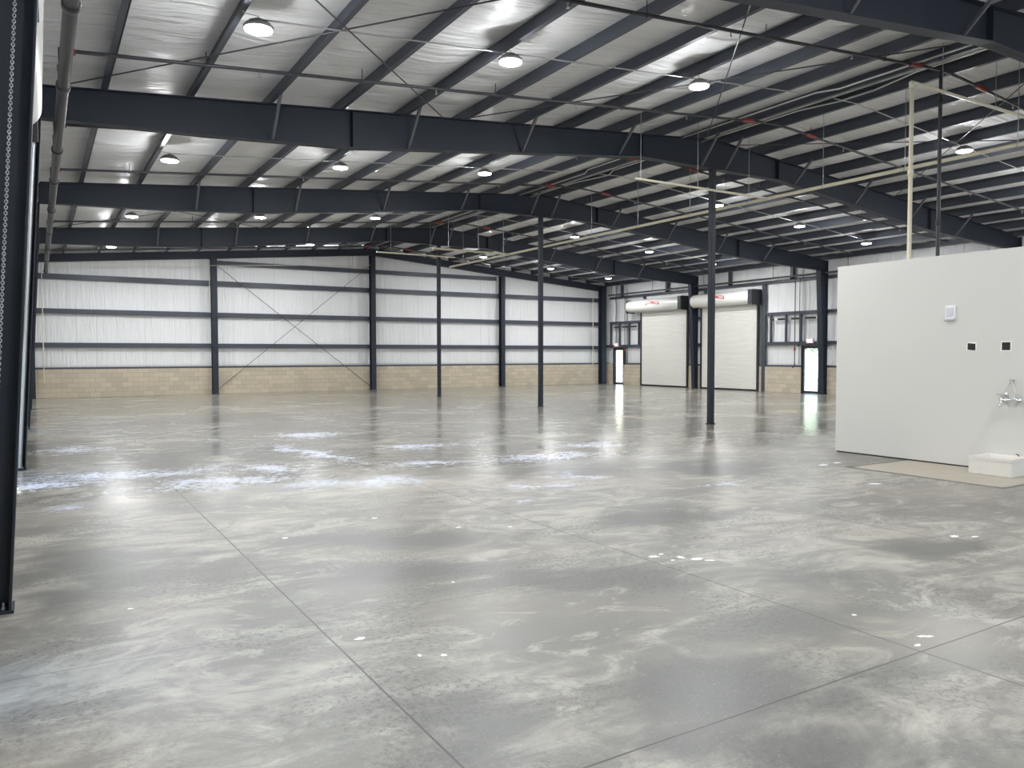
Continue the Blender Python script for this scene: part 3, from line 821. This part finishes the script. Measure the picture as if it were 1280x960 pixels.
# cream pipes
def cream(pts, r, lab, hang=None, elbows=(), group='cream plastic pipes'):
    t = thing('cream_pipe', lab, 'pipe', pts[0], group)
    MB().tube(pts, r, 10).build('pipe', M['cream'], t)
    if elbows:
        for p in elbows: MB().lathe([(r * 1.05, -0.05), (r * 1.35, -0.045), (r * 1.35, 0.045), (r * 1.05, 0.05)], p, 10).build('elbow', M['cream'], t)
    if hang:
        for p in hang:
            zt = rz(p[0]) + 0.12
            MB().tube([p, (p[0], p[1], zt)], 0.007, 5).lathe([(r * 1.15, -0.012), (r * 1.15, 0.012)], p, 10, 'y').build('hanger_rod', M['galv'], t)
cream([(12.32, 7.6, 0), (12.32, 7.6, 6.17), (22.0, 7.6, 6.17)], 0.036, 'cream pipe rising behind the white partition and turning right under the roof', [(13.2, 7.6, 6.17), (14.9, 7.6, 6.17), (16.2, 7.6, 6.17), (17.5, 7.6, 6.17)], [(12.32, 7.6, 6.13), (12.32, 7.6, 4.7)])
cream([(14.88, 2.0, 5.42), (14.88, 29.4, 5.42)], 0.04, 'long cream pipe hung along the hall just right of the interior posts', [(14.88, y, 5.42) for y in (5.0, 7.2, 9.3, 11.2, 13.3, 15.3, 17.4, 19.6, 22.6, 25.0, 28.2)])
cream([(10.8, 12.72, 5.42), (14.86, 12.72, 5.42)], 0.026, 'short cream cross pipe joining the long pipe in front of the second interior post', [(10.95, 12.72, 5.42), (12.6, 12.72, 5.42)])
cream([(11.8, 24.6, 5.42), (14.86, 24.6, 5.42)], 0.036, 'short cream cross pipe joining the long pipe beyond the third frame', [(12.4, 24.6, 5.42), (13.6, 24.6, 5.42)])
cream([(11.3, 28.6, 5.72), (14.7, 28.6, 5.72)], 0.03, 'short cream cross pipe just in front of the last frame', [(11.9, 28.6, 5.72), (13.6, 28.6, 5.72)])
cream([(0.4, 36.27, 5.32), (6.4, 36.27, 5.66), (14.0, 36.27, 6.12)], 0.012, 'thin pale pipe sloping up across the left half of the back wall')
cream([(0.20, 36.27, 5.0), (0.20, 36.27, 0.6)], 0.018, 'thin cream pipe standing down the left end of the back wall')
cream([(27.6, 36.2, 5.1), (27.6, 36.2, 1.1)], 0.018, 'thin cream pipe hanging down the right end of the back wall')
cream([(6.53, 36.3, 5.55), (6.53, 36.3, 3.6)], 0.013, 'short thin cream wire run beside the left post of the back wall')

# black pipe hung along the right wall
t = thing('wall_pipe', 'dark pipe hung on rods along the right wall above the roll-up doors', 'pipe', (28.5, 25, 5.2))
MB().tube([(28.5, 9.0, 5.17), (28.5, 35.9, 5.17)], 0.045, 10).build('pipe', M['pipe'], t)
for y in (35.6, 32.1, 28.3, 24.0, 20.2): MB().tube([(28.5, y, 5.17), (28.5, y, rz(28.5) + 0.02)], 0.012, 5).build('hanger_rod', M['pipe'], t)
# risers beside the glazed doors
for y, nm in ((22.86, 'near'), (34.55, 'far')):
    t = thing('valve_riser', 'pair of thin grey pipes with a red valve beside the %s glass door' % nm, 'valve riser', (XR - 0.1, y, 1.2))
    MB().tube([(XR - 0.16, y + 0.06, 1.28), (XR - 0.16, y + 0.06, 5.13)], 0.02, 8).build('pipe', M['main'], t)
    MB().tube([(XR - 0.14, y - 0.17, 1.28), (XR - 0.14, y - 0.17, 5.13)], 0.014, 8).build('pipe', M['main'], t)
    MB().lathe([(0.025, -0.10), (0.042, -0.06), (0.042, 0.01), (0.03, 0.05), (0.03, 0.09)], (XR - 0.16, y + 0.06, 1.98), 12).build('valve', M['red'], t)
    MB().lathe([(0.05, -0.02), (0.055, 0.0), (0.05, 0.02)], (XR - 0.14, y - 0.10, 2.13), 14, 'x').build('gauge', M['blackpaint'], t)
    MB().tube([(XR - 0.16, y + 0.06, 1.3), (XR - 0.16, y + 0.06, 1.2), (XR - 0.16, y + 0.16, 1.14)], 0.028, 8).build('drain_elbow', M['pipe'], t)

# ------------------------------------------------------------------ conduits
for k, (y, rn) in enumerate(rows[1:]):
    z = lambda x: rz(x) - 0.03
    o = MB().tube([(2.43, y + 0.13, z(2.43)), (6.1, y + 0.13, z(6.1)), (9.95, y + 0.13, z(9.95)), (12.9, y + 0.13, z(12.9))], 0.011, 6).build('conduit', M['conduit'])
    tag(o, 'conduit linking lamps left of the ridge, %s' % rn, 'conduit', 'lamp conduits')
    o = MB().tube([(13.75, y + 0.1, rz(13.75) - 0.06), (14.6, y + 0.13, z(14.6)), (18.35, y + 0.13, z(18.35)), (22.25, y + 0.13, z(22.25)), (25.95, y + 0.13, z(25.95))], 0.011, 6).build('conduit', M['conduit'])
    tag(o, 'conduit linking lamps right of the ridge, %s' % rn, 'conduit', 'lamp conduits')
zc = rz(XM) - 0.10
o = MB().tube([(13.35, 3.0, zc), (13.35, 9.7, zc), (13.15, 10.1, zc), (13.15, 17.5, zc), (13.35, 17.9, zc), (13.35, 27.0, zc)], 0.017, 6).build('conduit', M['conduit'])
tag(o, 'grey conduit running along the hall just left of the roof ridge', 'conduit')
o = MB().tube([(13.75, 3.0, zc), (13.75, 8.4, zc), (14.0, 9.4, zc), (14.0, 10.2, zc), (13.8, 11.0, zc), (13.8, 17.2, zc), (14.05, 17.7, zc), (13.8, 19, zc), (13.8, 27.0, zc)], 0.017, 6).build('conduit', M['conduit'])
tag(o, 'grey conduit with offset bends running along the hall under the roof ridge', 'conduit')

# ------------------------------------------------------------------ bracing rods
def rod(a, b_, lab, r=0.011, name='bracing_rod', mat='pipe'):
    o = MB().tube([a, b_], r, 6).build(name, M[mat]); tag(o, lab, 'bracing rod', 'bracing rods'); return o
def RP(x, y, dz=-0.03): return (x, y, rz(x) + dz)
rod(RP(0.45, 13.55), RP(7.0, 6.35), 'roof bracing rod rising from the left end of the second frame, nearest the camera')
rod(RP(0.45, 6.5, -0.05), RP(6.7, 13.55, -0.05), 'roof bracing rod crossing beside the nearest left lamp')
rod(RP(7.4, 6.4), RP(13.7, 13.55), 'roof bracing rod hanging across the view left of the second interior post')
rod(RP(7.2, 13.55, -0.05), RP(13.6, 6.6, -0.05), 'roof bracing rod crossing under the purlins left of the ridge')
rod(RP(14.8, 6.4), RP(21.3, 13.55), 'roof bracing rod right of the ridge running away towards the right')
rod(RP(14.8, 13.55, -0.05), RP(21.3, 6.5, -0.05), 'roof bracing rod right of the ridge, crossing above the partition')
rod(RP(0.45, 28.8), RP(7.0, 21.7), 'far roof bracing rod beside the lamp in the third row, rising to the right')
rod(RP(0.45, 21.7, -0.05), RP(7.0, 28.8, -0.05), 'far roof bracing rod beside the lamp in the third row, falling to the right')
rod((6.86, 36.54, 5.75), (14.05, 36.54, 0.2), 'wall bracing rod on the back wall falling from left to right', 0.012)
rod((6.86, 36.51, 0.2), (14.05, 36.51, 6.1), 'wall bracing rod on the back wall rising from left to right', 0.012)

# ------------------------------------------------------------------ left side: chain and tube
o = MB().tube([(-0.275, 13.775, 0.03), (0.02, 13.775, 5.15)], 0.045, 10).build('conduit', M['galv'])  # plain grey tube following the lean of the column's inner flange
tag(o, 'thick grey tube along the second left column', 'conduit')
ch = thing('hand_chain', 'galvanised hand chain hanging in front of the nearest left column', 'chain', (-0.12, 6.0, 1.2))
b = MB()
p0 = Vector((-0.225, 5.98, 1.45)); p1 = Vector((-0.035, 5.98, 4.72)); n = 176
dv = (p1 - p0) / n
ax = dv.normalized()
for i in range(n):
    c = p0 + dv * (i + 0.5)
    side = Vector((1, 0, 0)) if i % 2 else Vector((0, 1, 0))
    side = (side - ax * side.dot(ax)).normalized()
    L, wd = dv.length * 0.66, 0.0085
    pts = []
    for k in range(12):
        a = 2 * PI * k / 12
        pts.append(c + ax * (math.sin(a) * L) + side * (math.cos(a) * wd))
    rr = 0.0030; oth = ax.cross(side)
    v = []; f = []
    for k in range(12):
        t_ = (pts[(k + 1) % 12] - pts[k - 1]).normalized(); nn = oth; mm = t_.cross(nn)
        for q in range(5):
            v.append(pts[k] + nn * (rr * math.cos(2 * PI * q / 5)) + mm * (rr * math.sin(2 * PI * q / 5)))
    for k in range(12):
        for q in range(5): f.append((k * 5 + q, k * 5 + (q + 1) % 5, ((k + 1) % 12) * 5 + (q + 1) % 5, ((k + 1) % 12) * 5 + q))
    b.add(v, f, True)
b.build('links', M['galv'], ch)
MB().box(-0.06, -0.01, 5.94, 6.11, 4.70, 4.80).build('wheel_bracket', M['blackpaint'], ch, bevel=0.008)

# ------------------------------------------------------------------ partition fittings
def plate_thing():
    t = thing('wall_control', 'small white wall control plate high on the white partition', 'wall plate', (12.0, 6.73, 2.36))
    MB().box(11.995, 12.02, 6.645, 6.81, 2.255, 2.46).build('cover', M['plastic'], t, bevel=0.008)
    MB().box(11.988, 11.9949, 6.675, 6.78, 2.30, 2.43).build('panel', simple('pale_grey_panel', (0.66, 0.66, 0.72), 0.5), t, bevel=0.004)
    MB().box(11.985, 12.02, 6.65, 6.805, 2.235, 2.254).build('lower_lip', simple('grey_lip', (0.5, 0.5, 0.52), 0.5), t)
plate_thing()
for (y0, y1, z0, z1, lab, sk) in ((6.345, 6.46, 1.785, 1.885, 'dark square outlet cut-out in the partition, nearer the wall control plate', 0.012),
                                  (5.855, 5.97, 1.775, 1.89, 'dark square outlet cut-out in the partition, above the faucet', 0.0)):
    t = thing('outlet_box', lab, 'outlet box', (12.02, (y0 + y1) / 2, z0))
    e = 0.018
    pts_o = [(y0 - e, z0 - e * 0.8), (y1 + e, z0 - e), (y1 + e * 0.8, z1 + e), (y0 - e, z1 + e * 0.7)]
    b = MB()
    b.prism([(y0 - e, z0 - e), (y1 + e, z0 - e * 0.7), (y1, z0), (y0, z0 - sk)], 12.016, 12.0195, 'x').prism([(y1 + e, z0 - e * 0.7), (y1 + e * 0.7, z1 + e), (y1, z1), (y1, z0)], 12.016, 12.0195, 'x')
    b.prism([(y1 + e * 0.7, z1 + e), (y0 - e, z1 + e * 0.8), (y0, z1 - sk), (y1, z1)], 12.016, 12.0195, 'x').prism([(y0 - e, z1 + e * 0.8), (y0 - e, z0 - e), (y0, z0 - sk), (y0, z1 - sk)], 12.016, 12.0195, 'x')
    b.build('rough_edge', M['rawboard'], t)
    MB().prism([(y0, z0 - sk), (y1, z0), (y1, z1), (y0, z1 - sk)], 12.015, 12.0198, 'x').build('opening_shade', M['hole'], t)  # flat dark plate; the shade inside the open box is in its colour

# mop basin
def basin():
    t = thing('mop_basin', 'square white mop basin on the floor against the partition', 'mop basin', (11.75, 5.83, 0))
    x0, x1, y0, y1, h = 11.475, 12.018, 5.535, 6.125, 0.25
    b = MB(); wt = 0.045
    O = [(x0, y0), (x1, y0), (x1, y1), (x0, y1)]
    ins = [(x0 + wt, y0 + wt), (x1 - wt, y0 + wt), (x1 - wt, y1 - wt), (x0 + wt, y1 - wt)]
    fl = [(x0 + wt + 0.03, y0 + wt + 0.03), (x1 - wt - 0.03, y0 + wt + 0.03), (x1 - wt - 0.03, y1 - wt - 0.03), (x0 + wt + 0.03, y1 - wt - 0.03)]
    v = [(x, y, 0) for x, y in O] + [(x, y, h) for x, y in O] + [(x, y, h) for x, y in ins] + [(x, y, 0.09) for x, y in fl]
    f = [(0, 1, 2, 3)]
    for i in range(4):
        j = (i + 1) % 4
        f += [(i, j, 4 + j, 4 + i), (4 + i, 4 + j, 8 + j, 8 + i), (8 + i, 8 + j, 12 + j, 12 + i)]
    f.append((12, 13, 14, 15))
    b.add(v, f); b.build('basin', M['basin'], t, bevel=0.008)
    # rim lip
    r = MB()
    r.box(x0 - 0.006, x0, y0 - 0.006, y1 + 0.006, h - 0.035, h + 0.006).box(x0, x1, y0 - 0.006, y0, h - 0.035, h + 0.006).box(x0, x1, y1, y1 + 0.006, h - 0.035, h + 0.006)
    r.build('rim', M['basin'], t)
    MB().lathe([(0.05, 0), (0.05, 0.012), (0.03, 0.016)], (11.75, 5.83, 0.09), 16).build('drain', M['chrome'], t)
    MB().tube([(11.99, 5.70, 0.25), (11.99, 5.70, 0.272), (11.985, 5.73, 0.278)], 0.008, 6).build('plug_stub', M['blackpaint'], t)
basin()

def faucet():
    t = thing('service_faucet', 'chrome wall faucet with two handles above the mop basin', 'faucet', (12.0, 5.84, 1.06))
    yc, z = 5.82, 1.055
    b = MB()
    b.tube([(11.93, yc - 0.12, z), (11.93, yc + 0.12, z)], 0.017, 10)
    for s in (-1, 1):
        b.lathe([(0.035, 0), (0.035, -0.012), (0.018, -0.016), (0.018, -0.09)], (12.02, yc + s * 0.10, z), 12, 'x')
        b.lathe([(0.022, -0.02), (0.026, 0.0), (0.022, 0.03), (0.012, 0.055)], (11.93, yc + s * 0.10, z), 12)
    b.build('body', M['chrome'], t)
    for s in (-1, 1):
        MB().tube([(11.93, yc + s * 0.10, z + 0.055), (11.93, yc + s * 0.10, z + 0.075), (11.90, yc + s * 0.155, z + 0.08)], 0.009, 8).build('handle', M['chrome'], t)
    s_ = MB().tube([(11.93, yc, z), (11.90, yc, z + 0.05), (11.86, yc, z + 0.06), (11.74, yc, z + 0.055), (11.71, yc, z + 0.02), (11.71, yc, z - 0.05)], 0.012, 10)
    s_.lathe([(0.017, 0), (0.02, -0.02), (0.017, -0.035)], (11.71, yc, z - 0.05), 10)
    sp = s_.build('spout', M['chrome'], t)
    MB().lathe([(0.015, 0), (0.028, 0.012), (0.028, 0.05), (0.012, 0.058)], (11.86, yc, z + 0.055), 12).build('vacuum_breaker', M['chrome'], sp)
    MB().box(12.0, 12.02, yc - 0.03, yc + 0.03, 1.325, 1.35).build('brace_anchor', M['galv'], t)
    for s in (-1, 1): MB().tube([(12.005, yc, 1.335), (11.93, yc + s * 0.11, z + 0.03)], 0.004, 6).build('brace_rod_and_shadow', M['galv'], t)  # one leg is the brace, the other stands in for its shadow
faucet()

# ------------------------------------------------------------------ outside trees seen through the glass doors
def tree(x, y, h, r, lab):
    t = thing('tree', lab, 'tree', (x, y, -0.16), 'trees outside the glass doors')
    MB().tube([(x, y, -0.16), (x + 0.05, y + 0.05, h * 0.35), (x, y, h * 0.6)], 0.16, 8).build('trunk', M['trunk'], t)
    b = MB(); rnd = random.Random(int(x * 10 + y))
    for i in range(2600):
        u = Vector((rnd.gauss(0, 1), rnd.gauss(0, 1), rnd.gauss(0, 1))).normalized() * (rnd.random() ** 0.4)
        p = Vector((x + u.x * r, y + u.y * r, h * 0.55 + u.z * h * 0.45))
        a = Vector((rnd.gauss(0, 1), rnd.gauss(0, 1), rnd.gauss(0, 1))).normalized(); c = a.orthogonal().normalized(); s = 0.22
        b.add([p - a * s, p + c * s * 0.5, p + a * s, p - c * s * 0.5], [(0, 1, 2, 3)])
    b.build('foliage', M['leaf'], t)
tree(46.0, 30.6, 6.8, 4.3, 'leafy green tree outside the near glass door, right of two')
tree(48.0, 41.0, 7.0, 4.6, 'leafy green tree outside the near glass door, left of two')
tree(66.0, 46.5, 8.0, 5.0, 'leafy green tree outside the near glass door, farther off behind the other two')

# ------------------------------------------------------------------ daylight
wld = bpy.data.worlds.new('World'); sc.world = wld; wld.use_nodes = True
wt = wld.node_tree
sky = wt.nodes.new('ShaderNodeTexSky'); sky.sky_type = 'NISHITA'; sky.sun_disc = False
sky.sun_elevation = math.radians(48); sky.sun_rotation = math.radians(0); sky.air_density = 1.0; sky.dust_density = 2.5; sky.ozone_density = 1.5
wt.links.new(sky.outputs[0], wt.nodes['Background'].inputs[0]); wt.nodes['Background'].inputs[1].default_value = 2.6
sun = bpy.data.lights.new('sun', 'SUN'); sun.energy = 22.0; sun.angle = 0.01; sun.color = (1, 0.95, 0.88)
so = bpy.data.objects.new('sun', sun); col.objects.link(so)
so.rotation_euler = Vector((0.15, -0.62, -0.75)).to_track_quat('-Z', 'Y').to_euler()
# portals help the sky light find the openings
def portal(loc, rot, sx, sy):
    L = bpy.data.lights.new('portal', 'AREA'); L.shape = 'RECTANGLE'; L.size = sx; L.size_y = sy; L.cycles.is_portal = True
    o = bpy.data.objects.new('portal', L); o.location = loc; o.rotation_euler = rot; col.objects.link(o)
for a, c in LD: portal((XL - 0.25, (a + c) / 2, DH / 2), Vector((1, 0, 0)).to_track_quat('-Z', 'Y').to_euler(), c - a, DH) if False else portal((XL - 0.25, (a + c) / 2, DH / 2), (PI / 2, 0, -PI / 2), c - a, DH)
for a, c in (D1, D2): portal((XR + 0.28, (a + c) / 2, DH / 2), (PI / 2, 0, PI / 2), c - a, DH)
for a, c in FO: portal(((a + c) / 2, YF - 0.3, 2.1), (PI / 2, 0, 0), c - a, 4.2)

# ------------------------------------------------------------------ camera
f, yaw, pitch, roll, h = 971.47, 0.5477, -0.0373, -0.0015, 1.7154
cy, sy, cp, sp = math.cos(yaw), math.sin(yaw), math.cos(pitch), math.sin(pitch)
F = Vector((sy * cp, cy * cp, sp)); R = Vector((cy, -sy, 0)); U = R.cross(F)
R2 = R * math.cos(roll) + U * math.sin(roll); U2 = U * math.cos(roll) - R * math.sin(roll)
cam = bpy.data.cameras.new('camera'); cam.sensor_width = 36.0; cam.lens = f / 1280 * 36.0; cam.clip_start = 0.05; cam.clip_end = 500
co = bpy.data.objects.new('camera', cam); col.objects.link(co)
m = Matrix((R2, U2, -F)).transposed().to_4x4(); m.translation = Vector((0, 0, h))
co.matrix_world = m
sc.camera = co

sc.view_settings.view_transform = 'Standard'; sc.view_settings.look = 'None'
sc.view_settings.gamma = 1.0; sc.view_settings.use_curve_mapping = False
sc.view_settings.exposure = -0.85
sc.cycles.use_denoising = True
sc.cycles.max_bounces = 10; sc.cycles.diffuse_bounces = 6; sc.cycles.glossy_bounces = 4; sc.cycles.transparent_max_bounces = 12
sc.cycles.sample_clamp_indirect = 8.0
sc.cycles.caustics_reflective = False; sc.cycles.caustics_refractive = False
